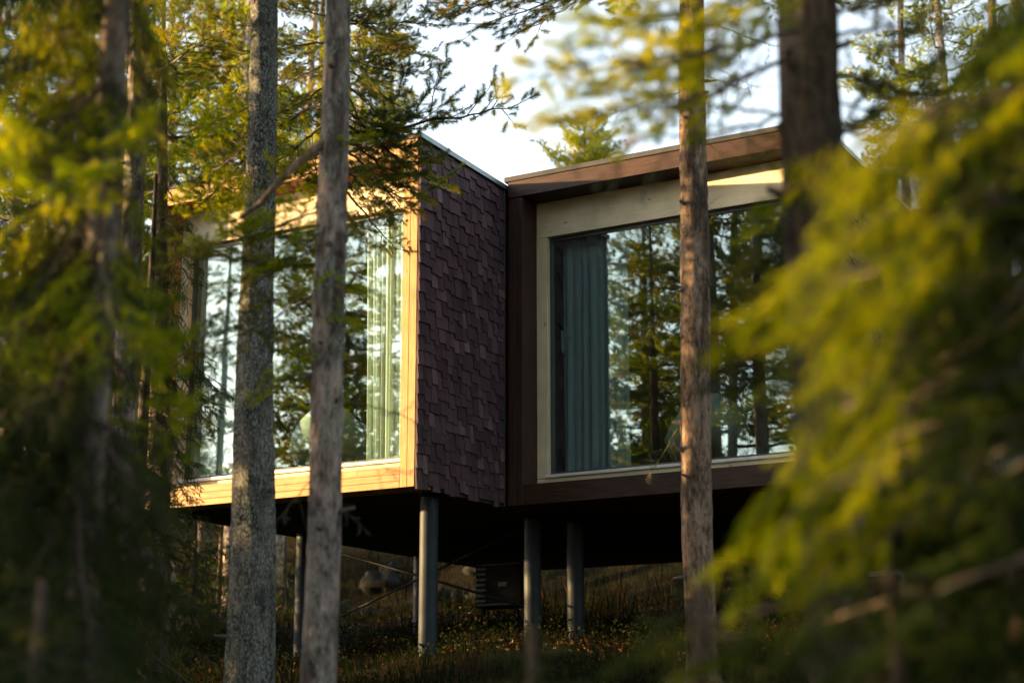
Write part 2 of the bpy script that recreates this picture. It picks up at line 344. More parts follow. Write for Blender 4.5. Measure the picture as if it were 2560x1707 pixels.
def litter():
    rng = np.random.default_rng(9); n = 5200
    x = np.concatenate([rng.normal(-0.3,1.1,n//2), rng.uniform(-5,5,n-n//2)]); y = np.concatenate([rng.normal(3.9,0.8,n//2), rng.uniform(0.5,8,n-n//2)])
    z = gz(x,y)+rng.uniform(0.0,0.05,n); c = np.stack([x,y,z],1); s = rng.uniform(0.015,0.035,n)
    q = rng.normal(size=(n,3)); q[:,2] *= 0.5; q /= np.linalg.norm(q,axis=1)[:,None]; r_ = np.cross(q, rng.normal(size=(n,3))); r_ /= np.linalg.norm(r_,axis=1)[:,None]
    V = np.stack([c-q*s[:,None], c+r_*s[:,None]*0.55, c+q*s[:,None], c-r_*s[:,None]*0.55],1).reshape(-1,3)
    F = np.arange(n)[:,None]*4+np.arange(4)[None,:]
    tag(link('leaf_litter', new_mesh('leaf_litter', V, F, [M['litter']])), 'brown fallen leaves lying on the ground under the cabins', 'leaves', kind='stuff')
litter()

# ---------------------------------------------------------------- cabins
W, LEN, REC = 3.45, 7.4, 0.30
TOP = lambda y: 3.46 - 0.045*y
def shingle_meshes():
    out = []
    for wd in (0.078, 0.096, 0.114):
        for ln in (0.31, 0.345):
            t0, t1 = 0.024, 0.004; k = 0.003
            # local: y across, z up from the butt, x outward; butt end proud
            v = [(0.040,k,0),(0.040,wd-k,0),(0.040-t0,wd,0),(0.040-t0,0,0),(0.005,0.001,ln),(0.005,wd-0.001,ln),(0.001,wd-0.001,ln),(0.001,0.001,ln),
                 (0.0365,0.0005,0.03),(0.0365,wd-0.0005,0.03)]
            f = [(0,1,9,8),(8,9,5,4),(3,2,1,0),(0,8,3),(1,2,9),(8,4,7,3),(9,2,6,5),(2,3,7,6),(4,5,6,7)]
            out.append((wd, ln, new_mesh('shingle', v, f, [M['shingle']])))
    return out
SHM = shingle_meshes()
def shingles(cab, xw, y0, y1, n_parts, focus, seed, joined_only=False):
    rng = random.Random(seed); items = []
    row = 0; z = -0.02
    while z < TOP(0) - 0.05:
        y = y0; j = 0; step = 0.0
        while y < y1 - 0.02:
            wd, ln, me = SHM[rng.randrange(6)]
            if y + wd > y1: 
                y_ = y1 - wd
            else: y_ = y
            dz = (j := (1-j) if rng.random() < 0.62 else j)*0.048 + rng.choice((0.0,0.0,0.006,-0.006))
            zz = z + dz
            if zz + 0.10 < TOP(y_): items.append((y_, zz, rng.gauss(0,0.006), me, ln, rng.uniform(-0.002,0.003)))
            y += wd + rng.uniform(0.001, 0.004)
        z += 0.142; row += 1
    # top course is cut to the roof line: drop pieces above it
    keep = []
    for it in items:
        if it[1] + it[4] > TOP(it[0]) + 0.02:
            keep.append(it + (max(0.12, TOP(it[0]) + 0.015 - it[1])/it[4],))
        else: keep.append(it + (1.0,))
    keep.sort(key=lambda t: (t[0]-focus[0])**2 + (t[1]-focus[1])**2*0.5)
    n = 0 if joined_only else n_parts
    for y_, zz, rx, me, ln, dx, sz in keep[:n]:
        link('shingle', me, cab, (xw+dx, y_, zz), (rx, 0, 0), (1,1,sz))
    rest = keep[n:]
    if rest:
        V = []; F = []
        for y_, zz, rx, me, ln, dx, sz in rest:
            b0 = len(V)
            for vv in me.vertices: V.append((vv.co.x+xw+dx, vv.co.y+y_, vv.co.z*sz+zz))
            for p in me.polygons: F.append(tuple(b0+i for i in p.vertices))
        o = link('shingle_cladding', new_mesh('shingle_cladding', V, F, [M['shingle']]), cab); o['kind'] = 'stuff'

def cabin(loc, label, fx, fz, shingle_side, rotz=0.0, simple=False, focus=(0,1.5), length=LEN):
    c = empty('cabin', loc, (0,0,rotz)); tag(c, label, 'cabin', 'cabins on pillars in the wood')
    Ln = length
    # outer frame
    for x0, x1 in ((-W+0.02, -W+0.185), (-0.185, -0.02)):
        mb = MB(); mid = (x0+x1)/2
        p = MB().box(x0, mid-0.0015, 0, REC, 0, 3.249, 0.003).build('post', fz, c)
        MB().box(mid+0.0015, x1, 0, REC, 0, 3.249, 0.003).build('plank', fz, p)
    for k, (z0, z1) in enumerate(((0.0,0.062),(0.0645,0.128),(0.1305,0.205)) if fx is not M['brown_x'] else ((0.0,0.205),)):
        MB().box(-W+0.187, -0.187, 0.004*(k==2), REC-0.005, z0, z1, 0.003).build('beam_plank', fx, c)
    MB().box(-W+0.02, -0.02, -0.012, 0.035, 3.251, TOP(0)-0.012, 0.003).build('fascia_board', fx, c)
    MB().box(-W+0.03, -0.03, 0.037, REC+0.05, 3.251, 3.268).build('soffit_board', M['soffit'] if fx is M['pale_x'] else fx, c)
    # cream recessed wall
    MB().box(-W+0.19, -0.19, REC, REC+0.09, 2.862, 3.249, 0.003).build('lintel_panel', M['cream'], c)
    MB().box(-W+0.187, -W+0.315, REC, REC+0.09, 0.30, 2.860, 0.003).build('jamb_panel', M['cream_z'], c)
    MB().box(-0.315, -0.187, REC, REC+0.09, 0.30, 2.860, 0.003).build('jamb_panel', M['cream_z'], c)
    MB().box(-W+0.187, -0.187, REC, REC+0.09, 0.207, 0.298, 0.003).build('bottom_rail', M['cream'], c)
    # window
    wx0, wx1, wz0, wz1 = -W+0.318, -0.318, 0.335, 2.858
    mb = MB()
    mb.box(wx0, wx1, REC+0.055, REC+0.10, wz1-0.035, wz1); mb.box(wx0, wx0+0.03, REC+0.055, REC+0.10, wz0, wz1-0.037)
    mb.box(wx1-0.03, wx1, REC+0.055, REC+0.10, wz0, wz1-0.037); mb.box(wx0+0.032, wx1-0.032, REC+0.055, REC+0.10, wz0, wz0+0.03)
    wn = mb.build('window', M['gasket'], c)
    MB().box(wx0-0.02, wx1+0.02, REC-0.03, REC+0.10, 0.30, 0.333, 0.004).build('sill', M['sill'], wn)
    MB().box(wx0+0.02, wx1-0.02, REC+0.070, REC+0.082, wz0+0.02, wz1-0.02).build('pane', M['glass'], wn)
    mb = MB().box(wx0+0.105, wx0+0.125, REC+0.10, REC+0.135, 1.62, 1.86, 0.004); mb.box(wx0+0.105, wx0+0.20, REC+0.136, REC+0.152, 1.77, 1.79, 0.004)
    mb.build('window_handle', M['pipe'], wn)
    # body
    def side(x0, x1, nm):
        v = [(x0,REC+0.002,0.002),(x1,REC+0.002,0.002),(x1,Ln,0.002),(x0,Ln,0.002),(x0,REC+0.002,TOP(REC)-0.05),(x1,REC+0.002,TOP(REC)-0.05),(x1,Ln,TOP(Ln)-0.05),(x0,Ln,TOP(Ln)-0.05)]
        f = [(0,3,2,1),(4,5,6,7),(0,1,5,4),(1,2,6,5),(2,3,7,6),(3,0,4,7)]
        return link(nm, new_mesh(nm, v, f, [M['felt']]), c)
    side(-0.12, -0.022, 'side_wall'); side(-W+0.022, -W+0.12, 'side_wall')
    MB().box(-W+0.122, -0.122, Ln-0.1, Ln-0.002, 0.003, TOP(Ln)-0.052).build('rear_wall', M['felt'], c)
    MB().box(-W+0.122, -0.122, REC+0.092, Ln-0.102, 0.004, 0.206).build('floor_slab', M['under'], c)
    MB().box(-W+0.125, -0.125, REC+0.16, Ln-0.105, 0.208, 0.225).build('room_floor', M['room'], c)
    MB().box(-W+0.125, -0.125, 4.2, 4.25, 0.227, 2.9).build('room_wall', M['room'], c)
    MB().box(-W+0.122, -0.122, REC+0.092, Ln-0.102, 2.90, 2.93).build('room_ceiling', M['room'], c)
    x0, x1 = -W-0.015, 0.022
    ya, yb = -0.02, Ln+0.1
    v = [(x0,ya,TOP(ya)-0.01),(x1,ya,TOP(ya)-0.01),(x1,yb,TOP(yb)-0.01),(x0,yb,TOP(yb)-0.01)]; v += [(a,b_,z+0.022) for a,b_,z in v]
    f = [(0,3,2,1),(4,5,6,7),(0,1,5,4),(1,2,6,5),(2,3,7,6),(3,0,4,7)]
    rf = link('roof', new_mesh('roof', v, f, [M['felt']]), c)
    for xx in (x0-0.004, x1+0.001):
        v = [(xx,ya-0.004,TOP(ya)-0.03),(xx+0.003,ya-0.004,TOP(ya)-0.03),(xx+0.003,yb,TOP(yb)-0.03),(xx,yb,TOP(yb)-0.03)]; v += [(a,b_,z+0.05) for a,b_,z in v]
        link('edge_flashing', new_mesh('edge_flashing', v, f, [M['flash']]), rf)
    MB().box(x0, x1, ya-0.008, ya-0.001, TOP(ya)-0.03, TOP(ya)+0.02).build('edge_flashing', M['felt'], rf)
    if shingle_side:
        shingles(c, -0.022, 0.0, shingle_side[0], shingle_side[1], focus, 11 if not simple else 12, joined_only=simple)
        if shingle_side[0] < Ln: pass
    return c
def pillar(c, x, y, r=0.09, top=0.0, ref=(0,0)):
    wx, wy = c.location.x+x, c.location.y+y; zb = gzf(wx, wy)-0.25-c.location.z
    mb = MB(); n = 26
    mb.tube([(x,y,zb),(x,y,zb+0.02),(x,y,top-0.02),(x,y,top)], [r,r,r,r], n)
    p = mb.build('pillar', M['pillar'], c, smooth=False)
    for poly in p.data.polygons: poly.use_smooth = len(poly.vertices) == 4
    MB().box(x-0.13, x+0.13, y-0.13, y+0.13, top-0.012, top-0.001, 0.002).build('head_plate', M['rod'], p)
    return p

A = cabin((0,0,0), 'sunlit cabin with golden wooden frame around its big window', M['pale_x'], M['pale_z'], (1.60, 300), focus=(0.2,1.7))
tr_ = MB().box(-0.022, 0.012, 1.600, 1.612, 0, TOP(1.6)-0.04).build('corner_trim', M['gasket'], A)
B = cabin((W+0.03,1.615,0), 'shaded dark brown framed cabin with teal curtain in its window', M['brown_x'], M['brown_z'], (6.0, 300), focus=(2.6,1.0))
for x, y in ((-0.24,0.60),(-3.20,4.95),(-3.03,2.30),(-0.13,2.42)): pillar(A, x, y)
for x, y in ((-3.34,1.25),(-0.25,3.05),(-0.4,0.7)): pillar(B, x, y)
def rod(c, a, b, r=0.014): MB().tube([a, b], r, 8).build('brace_rod', M['rod'], c, smooth=True)
g3 = gzf(-3.03,2.3); g4 = gzf(-0.1,2.4)
rod(A, (-3.03,2.30,-0.12), (-0.16,2.44,g4+0.35)); rod(A, (-3.03,2.34,g3+0.30), (-0.16,2.40,-0.10))
# third cabin far up the slope at the left
pc = P(60, 1300, 38); Cc = cabin((pc.x+0.5, pc.y, pc.z-0.3), 'distant dark shingled cabin half hidden by spruces far up the slope', M['pale_x'], M['pale_z'], (7.3, 0), simple=True)
for x, y in ((-0.3,0.5),(-3.1,0.5),(-0.3,5.5),(-3.1,5.5)): pillar(Cc, x, y)

# curtains (hang inside)
def curtain(x0, x1, y, z0, z1, material, label, seed, folds, gather=0.0):
    rng = np.random.default_rng(seed); nx, nz = folds*14, 24
    u = np.linspace(0,1,nx); zz = np.linspace(0,1,nz)
    ph = np.cumsum(rng.uniform(0.6,1.4,nx)); ph = ph/ph[-1]*folds*2*np.pi
    amp = 0.05*(0.6+0.4*np.sin(ph*0.37+1)); V = []
    for k in zz:
        sw = gather*(1-k)**1.5
        X = x0+(x1-x0)*u*(1-0.0) + sw*(1-u if gather>0 else -u)*0 + (gather*(1-k))*(u if gather>0 else (u-1))*0.4
        Yv = y + amp*np.sin(ph + 0.25*np.sin(3*k+seed))*(0.55+0.45*(1-k))
        V.append(np.stack([X+0.008*np.cos(ph), Yv, np.full(nx, z0+(z1-z0)*k)],1))
    V = np.concatenate(V); i = (np.arange(nz-1)[:,None]*nx+np.arange(nx-1)[None,:]).ravel()
    F = np.stack([i,i+1,i+nx+1,i+nx],1)
    o = link('curtain', new_mesh('curtain', V, F, [material], smooth=True)); tag(o, label, 'curtain', 'window curtains'); return o
curtain(-3.30,-2.55,0.47,0.24,2.88,M['curtain'],'pale green curtain at the shaded left end of the sunlit cabin window',1,9)
curtain(-0.98,-0.34,0.50,0.24,2.88,M['curtain'],'mint curtain gathered beside the golden right post of the sunlit cabin',2,11,-0.15)
curtain(0.42,1.18,2.12,0.24,2.88,M['curtain_dark'],'dark teal curtain hanging in the brown framed cabin window',3,8)

# armchairs
def armchair(loc, rz, label, s=1.0):
    c = empty('armchair', loc, (0,0,rz)); c.scale = (s,s,s); tag(c, label, 'armchair', 'armchairs behind the windows')
    n = 22; V = []; F = []
    for i in range(n):                                  # wrap-round shell
        a = math.radians(-35 + 250*i/(n-1)); hgt = 0.40 + 0.38*max(0, math.sin(a))**1.3
        for rr, z in ((0.36,0.24),(0.42,hgt*0.75+0.1),(0.44,hgt+0.08),(0.40,hgt+0.11),(0.35,hgt+0.07),(0.33,0.40)):
            V.append((rr*math.cos(a), rr*math.sin(a)*0.95, z))
    for i in range(n-1):
        for k in range(6):
            a0=i*6+k; b0=i*6+(k+1)%6; F.append((a0,a0+6,b0+6,b0))
    F.append(tuple(range(6))); F.append(tuple((n-1)*6+k for k in range(6))[::-1])
    link('backrest', new_mesh('backrest', V, F, [M['chair']], smooth=True), c)
    V = []; F = []
    for z, r in ((0.26,0.30),(0.30,0.335),(0.38,0.345),(0.43,0.33),(0.45,0.28)):
        for k in range(20): an=2*math.pi*k/20; V.append((r*math.cos(an), r*math.sin(an)-0.03, z))
    for j in range(4):
        for k in range(20): F.append((j*20+k, j*20+(k+1)%20, j*20+20+(k+1)%20, j*20+20+k))
    F.append(tuple(range(20))[::-1]); F.append(tuple(80+k for k in range(20)))
    link('seat', new_mesh('seat', V, F, [M['chair']], smooth=True), c)
    for sx in (-1,1):
        for sy in (-1,1): MB().tube([(sx*0.29,sy*0.27,0),(sx*0.2,sy*0.2,0.27)], [0.013,0.02], 8).build('leg', M['chairleg'], c)
armchair((-1.78,1.05,0.226), math.radians(215), 'pale green armchair seen through the sunlit cabin window', 0.95)
armchair((1.75,2.75,0.226), math.radians(215), 'grey green armchair behind the glass of the brown framed cabin')

# heat pump under the floor, pipes
h = empty('heat_pump_unit', (-2.0,5.05,gzf(-2,5.05))); tag(h, 'dark louvred heat pump box standing under the sunlit cabin', 'heat pump'); hz = -0.70-h.location.z
MB().box(-0.36,0.30,-0.15,0.18,hz,hz+0.56,0.012).build('casing', M['ac'], h)
for k in range(7): MB().box(-0.33,-0.20,-0.172,-0.152,hz+0.07+k*0.065,hz+0.095+k*0.065,0.003).build('louvre', M['acl'], h)
for z in (0.03,0.515): MB().box(-0.33,0.27,-0.165,-0.152,hz+z,hz+z+0.012).build('edge_strip', M['acl'], h)
MB().box(-0.02,0.10,-0.165,-0.152,hz+0.25,hz+0.30,0.003).build('badge', M['acl'], h)
for sx in (-0.27,0.21):
    for sy in (-0.1,0.12): MB().box(sx-0.02,sx+0.02,sy-0.02,sy+0.02,-0.2,hz-0.001).build('leg', M['ac'], h)
q = P(2255,1470,17.2); d = empty('drain_pipe', (q.x,q.y,gzf(q.x,q.y))); tag(d, 'pale grey drain pipe elbow under the dark brown cabin', 'pipe')
z1 = q.z+0.16-d.location.z; z0 = q.z-0.12-d.location.z
MB().tube([(-0.35,0,z1),(-0.02,0,z1),(0,0,z1-0.02),(0,0,z0+0.02),(0.02,0,z0),(0.22,0,z0)], 0.028, 10).build('pipe', M['pipe'], d, smooth=True)
MB().box(0.10,0.15,-0.04,0.04,-0.2,z0+0.05,0.004).build('bracket', M['pipe'], d)
hs = [(-0.5+0.32*math.cos(t)*(1-0.05*t), 1.9+0.22*math.sin(t), 0) for t in np.linspace(0,5.2,30)]
tag(MB().tube([(x,y,gzf(x,y)+0.03) for x,y,_ in hs], 0.012, 8).build('hose', plain('dull_hose', (0.10,0.095,0.085), 0.7), smooth=True), 'pale coiled hose lying on the ground behind the nearest pillar', 'hose')

def rock(x, y, s, seed, label):
    rng = np.random.default_rng(seed); V = []; F = []; n, mrows = 16, 9
    ph = rng.uniform(0,6,6)
    for j in range(mrows+1):
        th = math.pi*j/mrows
        for k in range(n):
            a = 2*math.pi*k/n; dx = np.array([math.sin(th)*math.cos(a), math.sin(th)*math.sin(a), math.cos(th)])
            r = 1+0.18*math.sin(3*dx[0]*2+ph[0])+0.15*math.sin(4*dx[1]*1.6+ph[1])+0.14*math.sin(5*dx[2]+ph[2])+rng.normal(0,0.025)*(0<j<mrows)
            V.append(dx*r*np.array([s, s*0.8, s*0.6]))
    for j in range(mrows):
        for k in range(n): F.append((j*n+k, (j+1)*n+k, (j+1)*n+(k+1)%n, j*n+(k+1)%n))
    o = link('boulder', new_mesh('boulder', V, F, [M['rock']], smooth=True), None, (x, y, gzf(x,y)+s*0.2), (0,0,ph[3])); tag(o, label, 'boulder', 'boulders on the bank')
rngr = random.Random(5)
for i in range(26):
    px = rngr.uniform(480,1250); rock_d = rngr.uniform(25.5,29.5)
    p = P(px, 1400, rock_d); rock(p.x, p.y, rngr.uniform(0.16,0.42), 100+i, 'grey lichened boulder on the grassy bank behind the pillars')
#@@TREES@@
# ---------------------------------------------------------------- conifer boughs (meshes shared by all copies)
def perp(d, rng):
    r_ = rng.normal(size=d.shape); r_ -= d*(r_*d).sum(1)[:,None]; return r_/np.maximum(np.linalg.norm(r_,axis=1),1e-9)[:,None]
def gen_bough(seed, kind, needle, dens=1.0, wide=1.0, lich=1.0, name='bough'):
    """a bough 1.5 m long reaching along +X; kind pine, spruce or dead"""
    rng = np.random.default_rng(seed); L0 = 1.5
    segs = []; twigs = []; hang = []
    n = 16; t = np.linspace(0,1,n+1)
    if kind == 'spruce': z = -0.30*t + 0.16*t**3; yy = 0.05*np.sin(t*3+seed)
    elif kind == 'pine': z = -0.10*t + 0.16*t**2 + 0.03*np.sin(t*5+seed); yy = 0.09*np.sin(t*2.6+seed*1.7)
    else: z = 0.10*np.sin(t*3.5+seed) - 0.12*t; yy = 0.16*np.sin(t*2.8+seed*2.1)
    main = np.stack([L0*t, yy, z],1) + rng.normal(0,0.008,(n+1,3)); main[0] = 0
    rm = 0.016*(1-t)**0.8+0.003
    if kind == 'dead': rm = 0.010*(1-t)**0.8+0.0022
    for i in range(n): segs.append((main[i],main[i+1],rm[i],rm[i+1]))
    def at(s):
        f = s*n; i = min(int(f),n-1); return main[i]+(main[i+1]-main[i])*(f-i), (main[i+1]-main[i])/np.linalg.norm(main[i+1]-main[i])
    ns = {'pine':21,'spruce':28,'dead':9}[kind]
    for k in range(ns):
        s = 0.12+0.86*(k+rng.uniform(0,0.9))/ns; p, d = at(s); side = 1 if k%2 else -1
        ang = math.radians(rng.uniform(38,65))*side; el = rng.normal(0.12 if kind=='pine' else -0.18,0.22 if kind!='dead' else 0.5)
        dd = np.array([d[0]*math.cos(ang)-d[1]*math.sin(ang), d[0]*math.sin(ang)+d[1]*math.cos(ang), d[2]+el]); dd /= np.linalg.norm(dd)
        ln = L0*rng.uniform(0.20,0.40)*(1.05-0.75*s)*(1.1 if kind!='spruce' else 1.15) + 0.06
        m_ = 6; q = p.copy(); dv = dd.copy(); pts = [q]
        for j in range(m_):
            if kind == 'spruce': dv = dv + np.array([0.03,0,-0.07]) + rng.normal(0,0.05,3)
            elif kind == 'pine': dv = dv + np.array([0.05,0,0.05]) + rng.normal(0,0.10,3)
            else: dv = dv + rng.normal(0,0.18,3)
            dv /= np.linalg.norm(dv); q = q+dv*ln/m_; pts.append(q)
        r0 = 0.0055 if kind!='dead' else 0.0035
        for j in range(m_): segs.append((pts[j],pts[j+1],r0*(1-j/m_*0.7),r0*(1-(j+1)/m_*0.7)))
        if kind == 'dead':
            for j in range(2): 
                a_ = pts[rng.integers(2,m_)]; b_ = a_+rng.normal(0,1,3)*0.06; segs.append((a_,b_,0.002,0.001))
            hang += pts[2:]
            continue
        tw = rng.uniform(0,1)
        if kind == 'spruce':
            for j in range(1,m_): twigs.append((pts[j],pts[j+1],tw*0.6+0.25*(j/m_)))
            if k%3==0: hang += pts[2:5]
        else: twigs.append((pts[-2],pts[-1],tw))
        nt_ = max(2,int(ln/(0.05 if kind=='spruce' else 0.062)))
        for j in range(nt_):
            f = 0.25+0.72*(j+rng.uniform(0,0.8))/nt_; i = min(int(f*m_),m_-1); a_ = pts[i]+(pts[i+1]-pts[i])*(f*m_-i); e = pts[i+1]-pts[i]; e /= np.linalg.norm(e)
            an = math.radians(rng.uniform(35,60))*(1 if j%2 else -1); e2 = np.array([e[0]*math.cos(an)-e[1]*math.sin(an), e[0]*math.sin(an)+e[1]*math.cos(an), e[2]+rng.normal(0.0 if kind=='pine' else -0.3,0.3)]); e2/=np.linalg.norm(e2)
            tl = rng.uniform(0.07,0.15)*(1.15-0.5*f) if kind=='spruce' else rng.uniform(0.07,0.16)
            b_ = a_+e2*tl; segs.append((a_,b_,0.0028,0.0016))
            if kind == 'spruce': twigs.append((a_,b_,tw*0.6+0.4*rng.uniform()))
            else: twigs.append((a_+(b_-a_)*0.25,b_,0.6*tw+0.4*rng.uniform()))
    if kind == 'spruce':
        for i in range(n//3,n): twigs.append((main[i],main[i+1],0.3))
    if kind == 'pine': twigs.append((main[-2],main[-1],0.8)); hang += list(main[4:12:2])
    if kind == 'dead': hang += list(main[4:])
    # wood prisms
    A_ = np.array([s[0] for s in segs]); B_ = np.array([s[1] for s in segs]); ra = np.array([s[2] for s in segs]); rb = np.array([s[3] for s in segs])
    d = B_-A_; d /= np.maximum(np.linalg.norm(d,axis=1),1e-9)[:,None]; u = np.cross(d, np.array([0.13,0.21,1.0])); u /= np.linalg.norm(u,axis=1)[:,None]; v = np.cross(d,u)
    V = []; F = []; ang = [0,2.0944,4.18879]
    ring = lambda c, r: [c+(u*math.cos(a)+v*math.sin(a))*r[:,None] for a in ang]
    R0 = ring(A_,ra); R1 = ring(B_,rb); Vw = np.stack(R0+R1,1).reshape(-1,3); m_ = len(segs); base = np.arange(m_)[:,None]*6
    tri = np.array([[0,1,4],[0,4,3],[1,2,5],[1,5,4],[2,0,3],[2,3,5]]); Fw = (base[:,:,None]+tri[None]).reshape(-1,3)
    Vs = [Vw]; Fs = [Fw]; Ms = [np.zeros(len(Fw),int)]; Ts = [np.zeros(len(Vw))]; off = len(Vw)
    # needles
    if twigs:
        ln, den, wd, th = (0.046,1000,0.0026,(34,74)) if kind=='pine' else (0.0175,1150,0.0026,(42,66))
        den *= dens; wd *= wide
        a = np.array([x[0] for x in twigs]); b_ = np.array([x[1] for x in twigs]); tt = np.array([x[2] for x in twigs]); le = np.linalg.norm(b_-a,axis=1)
        cnt = np.maximum(3,(le*den).astype(int)); idx = np.repeat(np.arange(len(a)),cnt); nn = len(idx)
        f = rng.uniform(0,1,nn); p = a[idx]+(b_[idx]-a[idx])*f[:,None]; d = ((b_-a)/le[:,None])[idx]; ra_ = perp(d,rng)
        if kind == 'spruce': ra_[:,2] = np.abs(ra_[:,2])*0.8+ra_[:,2]*0.2; ra_/=np.linalg.norm(ra_,axis=1)[:,None]
        an = np.radians(rng.uniform(*th,nn)); dr = d*np.cos(an)[:,None]+ra_*np.sin(an)[:,None]
        l_ = ln*rng.uniform(0.7,1.15,nn); sd = perp(dr,rng)*(wd*0.5); tip = p+dr*l_[:,None]
        if kind == 'pine': tip[:,2] -= 0.004
        mid = p+dr*(l_*0.6)[:,None]
        Vn = np.stack([p-sd*0.6,p+sd*0.6,mid+sd,tip,mid-sd],1).reshape(-1,3) if kind=='pineq' else np.stack([p-sd,p+sd,tip],1).reshape(-1,3)
        Fn = np.arange(nn)[:,None]*3+np.arange(3)[None,:]+off
        ti = np.clip(tt[idx]+rng.normal(0,0.06,nn)+0.12*f,0,1); dead = rng.uniform(0,1,len(a))<0.012; ti = np.where(dead[idx],1.35,ti)
        Vs.append(Vn); Fs.append(Fn); Ms.append(np.ones(nn,int)); Ts.append(np.repeat(ti,3)); off += len(Vn)
    # beard lichen strands
    if hang and lich > 0:
        h = np.array(hang); k = int(9*lich); h = np.repeat(h,k,0)+rng.normal(0,0.012,(len(h)*k,3)); nn = len(h)
        l_ = rng.gamma(2.0,0.045*lich**0.5,nn)*(0.5 if kind=='dead' else 1)+0.015; sd = perp(np.tile([0,0,-1.0],(nn,1)),rng)*0.0022; tip = h+np.stack([rng.normal(0,0.02,nn),rng.normal(0,0.02,nn),-l_],1)
        md = (h+tip)/2+rng.normal(0,0.008,(nn,3))
        Vl = np.stack([h-sd,h+sd,md+sd*0.9,md-sd*0.9,tip],1).reshape(-1,3); o5 = np.arange(nn)[:,None]*5+off
        Fl = np.concatenate([o5+np.array([[0,1,2]]),o5+np.array([[0,2,3]]),o5+np.array([[3,2,4]])])
        Vs.append(Vl); Fs.append(Fl); Ms.append(np.full(len(Fl),2)); Ts.append(np.zeros(len(Vl)))
    tw_m = M['twig_lichen'] if kind=='dead' else M['twig']
    return new_mesh(name, np.concatenate(Vs), np.concatenate(Fs), [tw_m, needle, M['lichen']], np.concatenate(Ms), attr=np.concatenate(Ts))
def variant(meshes, needle):
    out = []
    for me in meshes: c = me.copy(); c.materials[1] = needle; out.append(c)
    return out
T = {}
T['pine'] = [gen_bough(20+i,'pine',M['pine'],1.7,1.0,0.5) for i in range(5)]
T['pine_lich'] = [gen_bough(30+i,'pine',M['pine'],1.5,1.0,1.6) for i in range(3)]
T['pine_young'] = variant(T['pine'], M['young'])  # sunlit copies: same boughs in the sun-yellow needle colour
T['pine_far'] = [gen_bough(40+i,'pine',M['pine'],0.95,2.3,0.3) for i in range(4)]
T['pine_far_young'] = variant(T['pine_far'], M['young'])  # sunlit copies of the far pine boughs
T['spruce'] = [gen_bough(50+i,'spruce',M['spruce'],1.2,1.3,0.4) for i in range(4)]
T['spruce_lich'] = [gen_bough(60+i,'spruce',M['spruce'],0.8,1.5,1.6) for i in range(3)]
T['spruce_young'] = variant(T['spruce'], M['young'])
T['spruce_far'] = [gen_bough(70+i,'spruce',M['spruce'],0.85,2.6,0.3) for i in range(3)]
T['near'] = [gen_bough(90+i,'spruce',M['young'],2.8,2.0,0.1) for i in range(3)]  # sunlit sprays, sun put into the needle colour
T['near_shaded'] = variant(T['near'], M['spruce'])  # shaded copies of the same sprays, shade put into the needle colour
T['dead'] = [gen_bough(80+i,'dead',M['pine'],1,1,0.7) for i in range(5)]
RT = random.Random(77)

def pix(p):
    d = np.array(p)-CAM; k = d@fw
    return (1280+FPX*(d@rt)/k, 853.5-FPX*(d@up)/k, k)
def dep(d0, py): return d0*(1+(853.5-py)/FPX*math.tan(PITCH))

